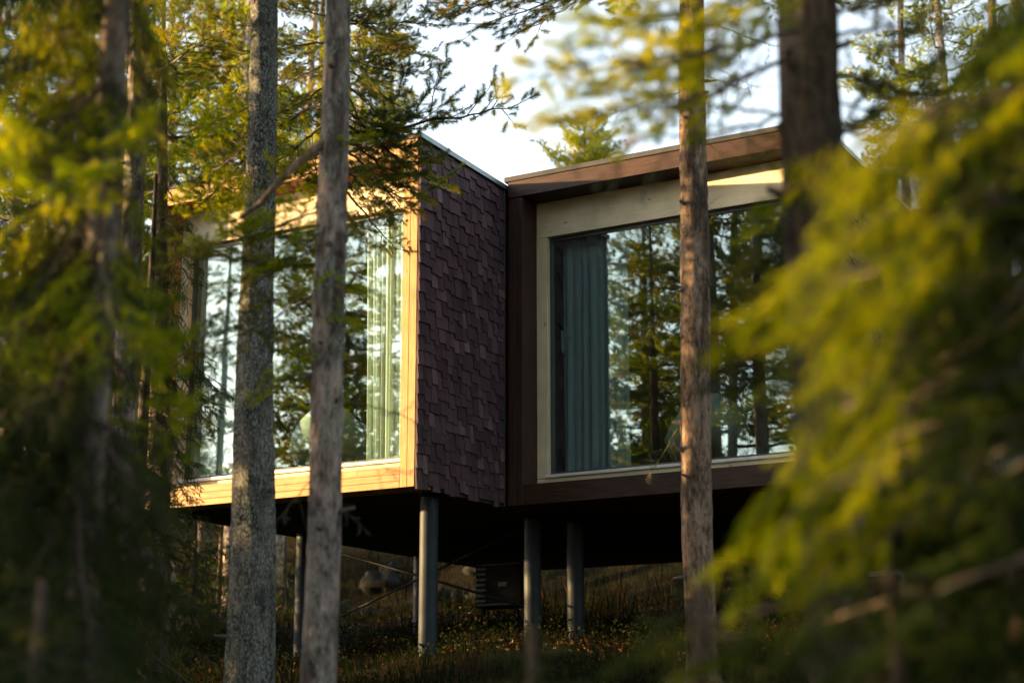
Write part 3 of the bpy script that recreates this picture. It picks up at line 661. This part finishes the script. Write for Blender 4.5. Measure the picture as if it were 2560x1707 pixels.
class Tree:
    def __init__(s, name, label, pts, rads, bark, group=None, cat='tree', detail=22, rings=70, seed=0):
        """pts from the ground upwards (world), rads the trunk radius at each"""
        s.pts = [Vector(p) for p in pts]; s.base = s.pts[0].copy(); s.rads = rads
        s.e = empty(name, s.base); tag(s.e, label, cat, group)
        rng = np.random.default_rng(seed+500)
        zs = np.array([p.z for p in s.pts]); X = np.array([p.x for p in s.pts]); Y = np.array([p.y for p in s.pts])
        zz = np.linspace(zs[0]-0.25, zs[-1], rings); x = np.interp(zz,zs,X); y = np.interp(zz,zs,Y); r = np.interp(zz,zs,rads)
        r = r*(1+0.55*np.exp(-np.clip(zz-zs[0],0,None)/0.16))
        x += 0.10*r.mean()*np.sin(zz*1.9+seed); y += 0.10*r.mean()*np.cos(zz*1.6+seed)
        th = np.linspace(0,2*np.pi,detail,endpoint=False); ph = rng.uniform(0,6,8)
        nz_ = rng.normal(0,1,(rings,detail)); nz_ = (nz_+np.roll(nz_,1,0))/1.4
        Rm = r[:,None]*(1+0.05*np.sin(2*th[None]+zz[:,None]*0.9+ph[0])+0.035*np.sin(5*th[None]+zz[:,None]*2.3+ph[1])+0.022*nz_+0.03*np.sin(11*th[None]+zz[:,None]*1.3+ph[2]+2*np.sin(zz[:,None]*3+ph[3]))*np.sin(zz[:,None]*7+ph[4]+3*np.sin(th[None]*2+ph[5])))
        V = np.stack([x[:,None]+Rm*np.cos(th)[None], y[:,None]+Rm*np.sin(th)[None], np.repeat(zz[:,None],detail,1)],2).reshape(-1,3)-np.array(s.base)
        i = (np.arange(rings-1)[:,None]*detail+np.arange(detail)[None,:]); j = (np.arange(rings-1)[:,None]*detail+(np.arange(detail)+1)[None,:]%detail)
        F = np.stack([i,j,j+detail,i+detail],2).reshape(-1,4)
        s.trunk = link('trunk', new_mesh('trunk', V, F, [bark], smooth=True), s.e); s.crown = None
    def at(s, z):
        zs = [p.z for p in s.pts]
        return Vector((np.interp(z,zs,[p.x for p in s.pts]), np.interp(z,zs,[p.y for p in s.pts]), z))
    def at_px(s, py):
        best = min((abs(pix(s.at(z))[1]-py), z) for z in np.linspace(s.pts[0].z, s.pts[-1].z, 240)); return s.at(best[1])
    def bough(s, p0, p1, tmpl, roll=None, thick=1.0, name='bough'):
        if s.crown is None: s.crown = empty('crown', (0,0,0), parent=s.e)
        p0 = Vector(p0); p1 = Vector(p1); X = p1-p0; ln = X.length; X.normalize()
        Y = Vector((0,0,1)).cross(X)
        if Y.length < 0.05: Y = Vector((RT.uniform(-1,1),RT.uniform(-1,1),0.0))
        Y.normalize(); Z = X.cross(Y); r_ = RT.gauss(0,0.35) if roll is None else roll
        Y2 = Y*math.cos(r_)+Z*math.sin(r_); Z2 = X.cross(Y2)
        me = RT.choice(T[tmpl]) if isinstance(tmpl,str) else tmpl
        mt = Matrix((X,Y2,Z2)).transposed(); sc = ln/1.5
        o = link(name, me, s.crown, p0-s.base, mt.to_euler(), (sc, sc*thick, sc*thick)); return o
    def whorls(s, z0, z1, n, length, pitch, tmpl, keep=None, az=None):
        k = 0
        for i in range(n):
            f = (i+RT.random()*0.7)/n; z = z0+(z1-z0)*f; a = i*2.39996+RT.uniform(-0.4,0.4) if az is None else RT.uniform(*az)
            L_ = length(f)*RT.uniform(0.75,1.2); pt = pitch(f)+RT.gauss(0,0.12)
            p0 = s.at(z); p1 = p0+Vector((math.cos(a)*math.cos(pt), math.sin(a)*math.cos(pt), math.sin(pt)))*L_
            if keep and not keep(p0, p1): continue
            s.bough(p0, p1, RT.choice(tmpl) if isinstance(tmpl,(list,tuple)) else tmpl); k += 1
        return k

def px_tree(name, label, spec, d0, bark, height, group=None, seed=0, detail=24, rings=90, lean=0.0):
    """spec: (px, py, width in px) from top of the picture to its bottom"""
    pts = []; rads = []
    for px, py, wpx in spec:
        d = dep(d0, py); pts.append(P(px,py,d)); rads.append(wpx/2*d/FPX)
    pts = pts[::-1]; rads = rads[::-1]
    a, b_ = pts[0], pts[1]; dr = (a-b_); k = 0; q = a.copy()
    while q.z > gzf(q.x,q.y) and k < 400: q = q+dr*(0.02/abs(dr.z)); k += 1
    if k: pts.insert(0,q); rads.insert(0,rads[0]*1.04)
    t_ = pts[-1]; dr = (pts[-1]-pts[-2]); dr = dr/max(dr.z,0.01); dr.x *= 0.5; dr.y *= 0.5
    top = t_+dr*max(0.5,height-(t_.z-pts[0].z)); pts.append(top); rads.append(0.02)
    return Tree(name, label, pts, rads, bark, group, seed=seed, detail=detail, rings=rings)

def clear_view(p0, p1):
    """leave alone the part of the wood where the photograph shows sky and cabins between the trunks"""
    for f in (0.25,0.5,0.75,1.0):
        q = Vector(p0).lerp(Vector(p1), f); x, y, k = pix(q)
        if k < 0.3: continue
        if 1060 < x < 1960 and -60 < y < 1300: return False
        if 470 < x < 1070 and 470 < y < 1300: return False
        if 640 < x < 1300 and 1290 <= y < 1680: return False
    return True
above = lambda p0, p1: all(pix(Vector(p0).lerp(Vector(p1),f))[1] < -40 for f in (0,0.5,1))

# --- trunks that stand in the picture
G1 = 'tall conifers standing between the camera and the cabins'
T1 = px_tree('spruce_tree','blurred spruce with drooping lichen hung branches left of all cabins',[(292,0,58),(262,400,72),(234,870,88),(200,1707,84)],6.2,M['bark_pine'],9.0,G1,1)
T1b = px_tree('pine_tree','slim grey patchy pine trunk just behind the blurred spruce',[(347,0,50),(338,400,54),(328,700,56),(302,1200,58),(276,1707,64)],13.2,M['bark_pine'],13,G1,2)
T2 = px_tree('pine_tree','thick dark grey pine trunk with rough lichened bark before the sunlit window',[(660,0,64),(652,400,74),(642,870,92),(630,1300,108),(622,1707,118)],12.4,M['bark_grey'],14,G1,3,40,260)
T3 = px_tree('pine_tree','smooth pinkish pine trunk with knots crossing the sunlit cabin window',[(841,0,60),(838,300,66),(829,650,74),(818,1000,76),(806,1400,82),(795,1707,90)],9.6,M['bark_pine'],12,G1,4,36,240)
T4 = px_tree('pine_tree','straight pine trunk lit orange on one side before the brown framed window',[(1731,0,58),(1733,400,64),(1736,800,72),(1745,1300,80),(1752,1600,78)],13.0,M['bark_warm'],13,G1,5,36,240)
T5 = px_tree('pine_tree','wide dark blurred pine trunk at the end of the brown framed cabin',[(2016,0,140),(2030,330,148),(2050,800,150),(2080,1300,152),(2095,1650,152)],6.0,M['bark_dark'],10,G1,6)
T6 = px_tree('pine_tree','pine hidden behind the pinkish trunk, its boughs hanging over the sunlit fascia',[(838,0,44),(834,300,48),(826,650,50),(816,1000,52),(804,1400,56),(797,1707,58)],13.6,M['bark_pine'],13,G1,7)
S1 = px_tree('spruce_tree','young dark green spruce growing against the shaded end of the sunlit cabin',[(408,60,10),(404,500,30),(400,1000,46),(396,1600,60)],14.2,M['bark_dark'],6.6,G1,8)

for tr_, n_ in ((T1,8),(T1b,10),(T2,14),(T3,26),(T4,22),(T5,14)):
    for k in range(n_):
        q_ = tr_.at_px(RT.uniform(-40,1650)); a_ = RT.uniform(0,6.283); rr = float(np.interp(q_.z,[p_.z for p_ in tr_.pts],tr_.rads)); l_ = RT.choice((0.012,0.02,0.03,0.05,0.09))
        dv = Vector((math.cos(a_),math.sin(a_),RT.uniform(-0.2,0.5))); c_ = q_-tr_.base; r0_ = RT.uniform(0.008,0.017)
        MB().tube([c_+dv*rr*0.7, c_+dv*rr*1.02, c_+dv*(rr+l_)],[r0_*1.9,r0_*1.25,r0_*0.7],8).build('branch_stub',M['twig'],tr_.e,smooth=True)
# explicit boughs: (tree, py on trunk, end px, end py, end depth offset, template)
def bb(tr, py, ex, ey, dd, tmpl, roll=None, thick=1.0):
    p0 = tr.at_px(py); k = pix(p0)[2]; tr.bough(p0, P(ex,ey,k+dd), tmpl, roll, thick)
for py, ex, ey, dd in ((250,1030,430,0.5),(330,1060,500,0.8),(150,1075,190,0.2),(60,1110,70,0.3),(400,985,560,0.4),(-20,1020,-40,-0.2),(90,960,260,-0.5),(300,1285,300,0.9),(200,940,420,0.2),(350,930,480,-0.3),(430,975,640,0.7),
                       (180,980,330,0.6),(20,930,60,0.6),(120,1010,130,-0.6)):
    bb(T6, py, ex, ey, dd, RT.choice(['pine','pine_lich']))
for py, ex, ey, dd in ((280,1070,420,0.5),(360,1030,540,1.0),(170,1050,300,0.4),(40,1080,150,0.4),(0,1000,110,0.2),(310,1110,470,1.1),(420,1000,500,1.1)):
    bb(T6, py, ex, ey, dd, 'pine_lich', thick=0.9)
for py, ex, ey, dd in ((200,650,330,0.4),(300,600,430,0.7),(100,560,140,0.2),(350,480,520,1.2),(40,640,20,0),(260,520,380,1.0),(150,690,230,-0.3),(380,700,470,0.5)):
    bb(T6, py, ex, ey, dd, RT.choice(['pine','pine_young','pine_lich']))
for py, ex, ey, dd in ((380,560,500,0.3),(300,480,470,0.6),(200,540,250,0.2),(120,760,150,0.3),(60,520,60,-0.2),(330,450,540,0.9),(20,760,-40,0.3),(250,470,330,-0.3),(420,560,560,0.4)):
    bb(T2, py, ex, ey, dd, RT.choice(['pine','pine_young','pine_lich']))
# limb with sunlit tufts on the pinkish trunk
p0 = T3.at_px(335); k0 = pix(p0)[2]; pts = [p0, P(760,395,k0-0.1), P(700,450,k0-0.2), P(655,505,k0-0.25), P(600,545,k0-0.2)]
MB().tube([q-T3.base for q in pts],[0.026,0.024,0.021,0.018,0.012],10).build('limb',M['bark_warm'],T3.e,smooth=True)
for (sx,sy),(ex,ey) in (((655,505),(590,430)),((700,450),(660,380)),((655,505),(585,520)),((760,395),(750,330)),((620,530),(560,600)),((690,460),(720,400)),((600,545),(520,560))):
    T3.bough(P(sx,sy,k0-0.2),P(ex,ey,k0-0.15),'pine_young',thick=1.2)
for py, ex, ey, dd, tm in ((360,935,345,-0.2,'pine_young'),(560,560,760,0.2,'pine'),(700,470,900,0.1,'pine'),(640,420,660,0.3,'pine'),(820,650,1010,0.1,'pine_young'),(520,700,700,0.0,'pine_young'),(480,920,640,0.2,'pine'),(900,470,1010,0.2,'dead'),(1180,620,1330,0.1,'dead'),(1160,1090,1160,0.0,'dead'),(1220,920,1330,-0.1,'dead'),(1000,1120,1080,0.1,'dead'),(760,960,900,0.0,'dead'),(240,960,160,0.0,'dead'),(150,640,60,0.0,'dead')):
    bb(T3, py, ex, ey, dd, tm, thick=0.8)
for py, ex, ey, dd in ((560,700,640,-0.2),(640,715,780,-0.3),(600,560,720,-0.1),(520,470,620,0.1),(700,930,740,-0.2),(760,905,840,-0.3),(480,610,600,0.2),(880,690,960,-0.2)):
    bb(T3, py, ex, ey, dd, 'pine_young', thick=0.8)
for py, ex, ey, dd in ((-150,1190,110,0.4),(-210,1300,90,-0.3),(-170,1110,50,0.2),(-230,1250,-10,0.3),(-130,1940,40,0.4)):
    bb(T4, py, ex, ey, dd, 'pine', thick=0.7)
for py, ex, ey, dd in ((232,1510,255,0.1),(212,1870,195,0.1),(170,1905,185,-0.2),(100,1960,70,0.2),(330,1835,390,0.0),(300,1790,270,-0.1),(690,1640,790,-0.2),(800,1530,815,0.0),(1000,1600,1180,0.1),(60,1600,40,0.2),(640,1850,700,0.1),(480,1830,560,-0.1)):
    bb(T4, py, ex, ey, dd, 'dead', thick=1.1)
for py, ex, ey, dd, tm in ((60,1400,240,-1.3,'pine_young'),(-40,1560,40,-1.1,'pine_young'),(120,1450,330,-1.0,'pine_young'),(160,1560,260,-0.1,'dead'),(250,1380,200,0.4,'dead'),(220,1400,400,-0.4,'dead'),
                           (60,2480,60,0.3,'dead'),(150,2380,20,0.4,'dead'),(250,2440,180,0.2,'dead'),(330,2350,260,0.4,'pine'),(30,2400,-30,0.1,'pine'),(200,2500,300,0.3,'pine_lich'),(300,1840,420,0.0,'pine_lich'),(400,1880,600,-0.2,'pine_young'),(520,1850,700,0.2,'pine'),(640,1800,860,0.1,'pine_lich'),(450,2260,560,0.2,'pine'),(100,2220,200,-0.3,'dead'),(700,1780,960,0.3,'spruce_lich')):
    bb(T5, py, ex, ey, dd, tm, thick=0.6 if dd < -0.9 else 1.0)
S1.whorls(S1.at_px(1650).z, S1.at_px(80).z, 88, lambda f: 0.95-0.65*f, lambda f: -0.45+0.35*f, ['spruce','spruce','spruce_lich'], keep=lambda a,b_: pix(b_)[0] < 462 and pix(b_)[0] > 250)
for py, ex, ey, dd in ((800,577,960,-0.6),(760,545,900,-0.3),(850,510,1010,-0.8),(560,490,690,-0.5),(700,475,850,-0.6),(980,470,1110,-0.7),(1080,480,1230,-0.6),(620,500,760,-0.2),(450,480,560,-0.4),(900,560,1050,-0.4)):
    bb(S1, py, ex, ey, dd, 'spruce')
T1.whorls(T1.at_px(1700).z, T1.at_px(-700).z, 50, lambda f: 0.95-0.25*f, lambda f: -0.75+0.25*f, ['spruce_lich','spruce_lich','spruce'], keep=lambda a,b_: pix(b_)[0] < 430)
T1.whorls(T1.at_px(1650).z, T1.at_px(500).z, 34, lambda f: 0.85, lambda f: -0.85, ['spruce_lich','spruce'], keep=lambda a,b_: pix(b_)[0] < 420)
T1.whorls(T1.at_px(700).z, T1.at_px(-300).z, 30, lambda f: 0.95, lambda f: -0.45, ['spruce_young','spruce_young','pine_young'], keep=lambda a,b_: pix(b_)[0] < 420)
T1b.whorls(T1b.at_px(600).z, T1b.pts[-1].z, 34, lambda f: 1.2-0.5*f, lambda f: -0.15+0.3*f, ['pine','pine','pine_young'], keep=clear_view)
for tr in (T2,T3,T4,T5,T6):
    zt = tr.pts[-1].z; z0 = tr.at_px(-60).z
    tr.whorls(z0, zt-0.2, 42, lambda f: 1.8-1.0*f, lambda f: -0.1+0.4*f, ['pine','pine_lich'], keep=lambda a,b_: above(a,b_) )
# --- near spruce beyond the right edge, its boughs hang into the picture
R1 = px_tree('spruce_tree','very near blurred yellow green spruce filling the right side of the picture',[(2800,0,60),(2800,800,70),(2800,1700,80)],3.9,M['bark_dark'],4.2,None,9)
ends = [(1740,870),(1800,770),(1930,670),(2050,610),(1850,1290),(1735,1405),(1890,1330),(1800,1520),(2070,1080),(2180,1210),(2210,900),(2310,720),(2420,520),(2470,260),(2310,1000),(2010,1450),(2210,1500),
        (1960,960),(2130,760),(1980,1190),(2250,1120),(2100,1330),(2360,880),(2300,1380),(2400,1250),(2420,1050),(1690,1640),(1500,1660),(1900,1640),(2100,1640),(2300,1620),(2450,1500),(2480,760),(2520,400),(2500,120),(2380,330),(2240,560),(1880,830),(2030,880),(1950,1080),(1960,420),(2040,480),(2110,400),(2180,520),(2260,420),(2000,560),(2150,640)]
for i, (ex, ey) in enumerate(ends):
    d = 3.5+RT.uniform(-0.35,0.35); lx = RT.uniform(200,380); ly = RT.uniform(110,300)
    dark = ey > 1560 or (ex > 2160 and ey > 420)  # sprays low and to the right take the shaded needle colour
    R1.bough(P(ex+lx, ey-ly, d+0.15), P(ex,ey,d), ('near_shaded' if dark else 'near'), thick=0.75)
    R1.bough(P(ex+lx*0.9+60, ey-ly*0.7, d+0.25), P(ex+RT.uniform(60,190),ey+RT.uniform(-90,110),d+0.15), ('near_shaded' if dark or i%3==0 or ex > 2080 else 'near'), thick=0.7)
    if not dark: R1.bough(P(ex+lx+110, ey-ly, d+0.4), P(ex+RT.uniform(120,300),ey+RT.uniform(-120,120),d+0.3), 'near' if ex < 1950 else 'near_shaded', thick=0.8)
    if ex > 2050: R1.bough(P(ex+lx+60, ey-ly, 4.4), P(ex-60,ey+RT.uniform(-60,60),4.2), 'near_shaded', thick=1.2)
    if i % 3 == 0:
        ex2 = ex+RT.uniform(80,300); ey2 = ey+RT.uniform(-120,140); d2 = d+RT.uniform(0.3,0.7)
        R1.bough(P(ex2+lx*0.8,ey2-ly,d2+0.2), P(ex2,ey2,d2), 'near_shaded', thick=0.9)
mb_ = MB()                                             # stems that carry the hanging sprays
for o_ in list(R1.crown.children)[::2]:
    e_ = o_.location; st = R1.at(min(max(e_.z+R1.base.z+0.25, R1.base.z+0.3), R1.pts[-1].z-0.1))-R1.base
    mb_.tube([st, st.lerp(e_,0.5)+Vector((0,0,-0.03)), e_], [0.012,0.008,0.005], 6)
mb_.build('branchwork', M['twig'], R1.crown, smooth=True)
for zpy in range(-200,1700,110):                       # limbs from the trunk that carry them
    p0 = R1.at_px(zpy); R1.bough(p0, P(2400+RT.uniform(-60,80), zpy+RT.uniform(60,200), 3.7+RT.uniform(-0.3,0.3)), 'near_shaded', thick=0.9)

# --- the wood behind and around
def gtree(kind, x, y, h, label, group, far=True, keep=clear_view, z0=0.25, n=40, r=None, spread=1.0, young=0.3, seed=0):
    zb = gzf(x,y); h_ = h; r0 = r or (0.035+0.007*h); lean = Vector((RT.gauss(0,0.02),RT.gauss(0,0.02),1))
    b_ = Vector((x,y,zb)); pts = [b_+lean*(h_*f) for f in (0,0.35,0.7,1.0)]
    t = Tree(kind+'_tree', label, pts, [r0,r0*0.8,r0*0.5,0.015], M['bark_pine'] if kind=='pine' else M['bark_dark'], group, seed=seed+int(abs(x*7+y*3)), detail=12, rings=40)
    sfx = '_far' if far else ''
    if kind == 'pine':
        t.whorls(zb+h*z0, zb+h*0.985, n, lambda f: spread*(1.7-1.15*f)*(0.6+0.5*min(1,f*4)), lambda f: -0.15+0.55*f, ['pine'+sfx]*7+['pine'+sfx+'_young']*int(10*young), keep)  # young sets the share of boughs in the sunlit yellow
    else:
        t.whorls(zb+h*z0, zb+h*0.99, n, lambda f: spread*(1.75-1.6*f), lambda f: -0.45+0.5*f, 'spruce'+sfx, keep)
    return t
def bgtree(kind, px, d, h, label, **kw):
    p = P(px, 1200, d); return gtree(kind, p.x, p.y, h, label, 'trees on the slope behind the cabins', **kw)
SLOPE = {25:'dark spruce on the slope nearest the left picture edge', 120:'tall sunlit pine seen through the blurred spruce branches at far left', 205:'sunlit pine directly behind the blurred spruce trunk', 300:'dark spruce between the blurred spruce and the slim grey trunk',
         430:'pine with golden crown above the shaded end of the sunlit cabin', 515:'pointed spruce above the left part of the sunlit cabin roof', 585:'sunlit pine behind the roof just left of the thick grey trunk', 700:'sunlit pine behind the roof between the grey and pinkish trunks',
         770:'pointed spruce behind the roof just left of the pinkish trunk', 880:'sunlit pine behind the roof just right of the pinkish trunk', 985:'pine bordering the open sky above the shingled wall', 80:'tall distant spruce behind the far left branches',
         -60:'tall pine just beyond the left picture edge', -150:'spruce standing beyond the left picture edge', 640:'tallest distant pine rising behind the thick grey trunk', 480:'tall distant pine high above the left end of the roof', 180:'tall distant pine rising behind the blurred spruce top'}
BEYOND = {2290:'sunlit pine beyond the brown cabin roof nearest the wide dark trunk', 2430:'sunlit pine showing between near branches at upper right', 2540:'dark spruce beyond the roof of the brown framed cabin', 2640:'pine beyond the right picture edge behind the brown cabin'}
LOW = {500:'low young spruce in shade just left of the thick grey trunk', 600:'small spruce in shade behind the thick grey trunk base', 430:'bushy young spruce in shade under the end of the sunlit cabin', 720:'smallest spruce on the bank between the grey and pinkish trunks', 560:'young spruce high on the bank under the sunlit cabin'}
for i, (kind, px, d, h) in enumerate((('spruce',25,22,11),('pine',120,28,14),('pine',205,21,12),('spruce',300,30,13),('pine',430,27,13.5),('spruce',515,33,15),('pine',585,26,13),('pine',700,30,13.5),('spruce',770,37,15),('pine',880,33,13),('pine',985,40,12.5),('spruce',80,36,15),('pine',-60,26,14),('spruce',-150,20,12),('pine',640,40,17),('pine',480,44,17),('pine',180,46,18))):
    bgtree(kind, px, d, h, SLOPE[px], n=66, young=0.7, z0=0.08 if kind=='spruce' else 0.16, spread=1.15)
for i, (kind, px, d, h) in enumerate((('pine',2290,32,12),('pine',2430,26,11),('spruce',2540,30,13),('pine',2640,24,12))):
    bgtree(kind, px, d, h, BEYOND[px], n=44, young=0.6)
p = P(1452,300,36); zb = gzf(p.x,p.y)
tp = gtree('pine', p.x, p.y, p.z-zb, 'small sunlit yellow pine top showing above the brown cabin roof', 'trees on the slope behind the cabins', keep=None, n=44, z0=0.35, spread=0.85, young=1.0)
tp.whorls(p.z-2.2, p.z-0.05, 44, lambda f: 1.35*(1-f)**0.6+0.12, lambda f: 0.15+0.5*f, 'pine_far_young')  # whole top in the sunlit yellow needle colour
for px, d, h in ((500,22.5,1.9),(600,23.5,1.5),(430,20,2.2),(720,27,1.4),(560,26,2.0)):
    bgtree('spruce', px, d, h, LOW[px], n=30, z0=0.03, spread=0.55, keep=None, far=False)
# trees on the sun side and behind the camera: they throw the dappled shade and stand in the window reflections
G2 = 'trees beside and behind the viewpoint, mirrored in the windows'
for kind, x, y, h in (('pine',-7.5,-9.4,13),('spruce',-9.5,-13.5,14),('pine',-5.0,-11.5,12),('pine',-12.5,-14.2,15),('spruce',-6.5,-20.8,15),('pine',-10,-22,16),('spruce',-15.5,-25,16),('pine',1.5,-22,14),
                      ('spruce',-4.5,-24,16),('pine',-17,-14.5,15),('spruce',-13.5,-12.2,12),('pine',3.5,-18.5,13),('spruce',-20,-28,18),('spruce',-11,-7.3,9),('pine',-9,-10,11),('pine',-14.5,-8.6,12),('pine',-13,-29,17),('spruce',-7,-7.6,5.6),('spruce',-4,-9.1,4.5),('spruce',-6.5,-6.6,5.3),('spruce',-13,-0.2,5.5),('spruce',-12,1.5,5.0),('spruce',-11.5,-2.5,4.1)):  # the low spruces last in the list are added to block the sun
    gtree(kind, x, y, h, 'unseen conifer for window reflections and added sun shade', G2, keep=None, n=72, z0=0.05 if kind=='spruce' else 0.16, young=0.4, spread=1.25)
for kind, x, y, h in (('pine',-22,-6.5,12),('pine',-16,-4.5,11),('pine',-30,-9,14)):
    gtree(kind, x, y, h, 'conifer on the sunny side of the cabins', G2, keep=None, n=30, z0=0.4, young=0.4)
for i in range(30):                                       # unseen low spruces added on the sunny side to shade the ground
    f = i/29; x = -9.0-4.2*f+RT.uniform(-0.6,0.6); y = -12+15*f+RT.uniform(-0.4,0.4)
    gtree('spruce', x, y, RT.uniform(2.8,3.6), 'unseen low spruce added on the sunny side to shade the ground', G2, keep=None, n=30, z0=0.02, spread=0.8)
for x, y, h in ((2.0,-14.6,3.6),(1.0,-12.6,3.6),(0.2,-13.8,3.8),(3.0,-13.4,3.0),(2.6,-15.6,3.4),(1.2,-15.4,3.6),(2.0,-13.2,4.1),(2.4,-12.2,4.0),(1.6,-11.6,4.0),(3.0,-12.7,3.8),(0.8,-12.2,4.2)):  # unseen low spruces added to keep sun off the lowest near boughs
    gtree('spruce', x, y, h, 'unseen low spruce added beside the viewpoint to block the sun', G2, keep=None, n=34, z0=0.02, spread=0.7)
# conifers added close round the viewpoint, out of the picture, to cut skylight and low sun
for kind, x, y, h in (('pine',10.9,-8.3,12),('spruce',13,-12,13),('pine',12.5,-16,13),('spruce',9.2,-17.5,14),('pine',6.0,-16.8,12),('spruce',14.5,-7,14),('pine',12.6,-3,13),('spruce',9.6,-1.2,12),('pine',8.6,3.0,12),('spruce',10,7.5,12),
                      ('spruce',1.6,-7.9,11),('pine',5.5,-19.5,14),('spruce',11,-20.5,15),('pine',-1.5,-6.6,11),('spruce',0.4,-10.6,4.8),('spruce',-0.4,-9.9,4.9),('spruce',0.0,-11.7,4.6),('spruce',16,-14,14),('spruce',6.4,4.8,10),('spruce',6.9,7.6,11)):
    gtree(kind, x, y, h, 'unseen conifer added close to the viewpoint to cut the light', G2, keep=lambda a,b_: not (0 < pix(b_)[2] and -80 < pix(b_)[0] < 2640 and -60 < pix(b_)[1] < 1800), n=56, z0=0.10 if kind=='spruce' else 0.32, young=0.2, spread=1.6)
for x, y, h in ((-16,7,2.8),(-17,9.5,3.0),(-15.5,5,3.0),(-18,12,3.2),(-14.8,3.4,2.6),(-19,15,3.0)):  # low spruces added to keep sun off the far bank
    gtree('spruce', x, y, h, 'low spruce added beside the far bank to block the sun', G2, keep=None, n=34, z0=0.02, spread=0.85)
# dark young spruces at the foot of the picture, close to the viewpoint
for px, py, d, sp, lab in ((1720,1440,4.3,0.62,'dark blurred young spruce at the foot of the orange lit trunk'),(2260,1330,3.9,0.66,'dark blurred young spruce at the lower right corner'),(1330,1570,4.8,0.55,'lowest dark blurred young spruce at the bottom edge'),(2520,1180,4.2,0.7,'dark blurred young spruce against the right picture edge'),(90,1450,5.0,0.6,'dark blurred young spruce at the lower left corner')):
    p = P(px, py, d); zb = gzf(p.x,p.y)
    gtree('spruce', p.x, p.y, p.z-zb, lab, 'young spruces close to the viewpoint', keep=None, far=False, n=44, z0=0.02, spread=sp)
gtree('spruce', -0.3, -3.4, 4.3, 'dense low spruce added between the slim grey trunk and the sunlit cabin', G1, keep=None, far=False, n=60, z0=0.02, spread=0.62)  # placed to shade the lower part of the orange lit trunk
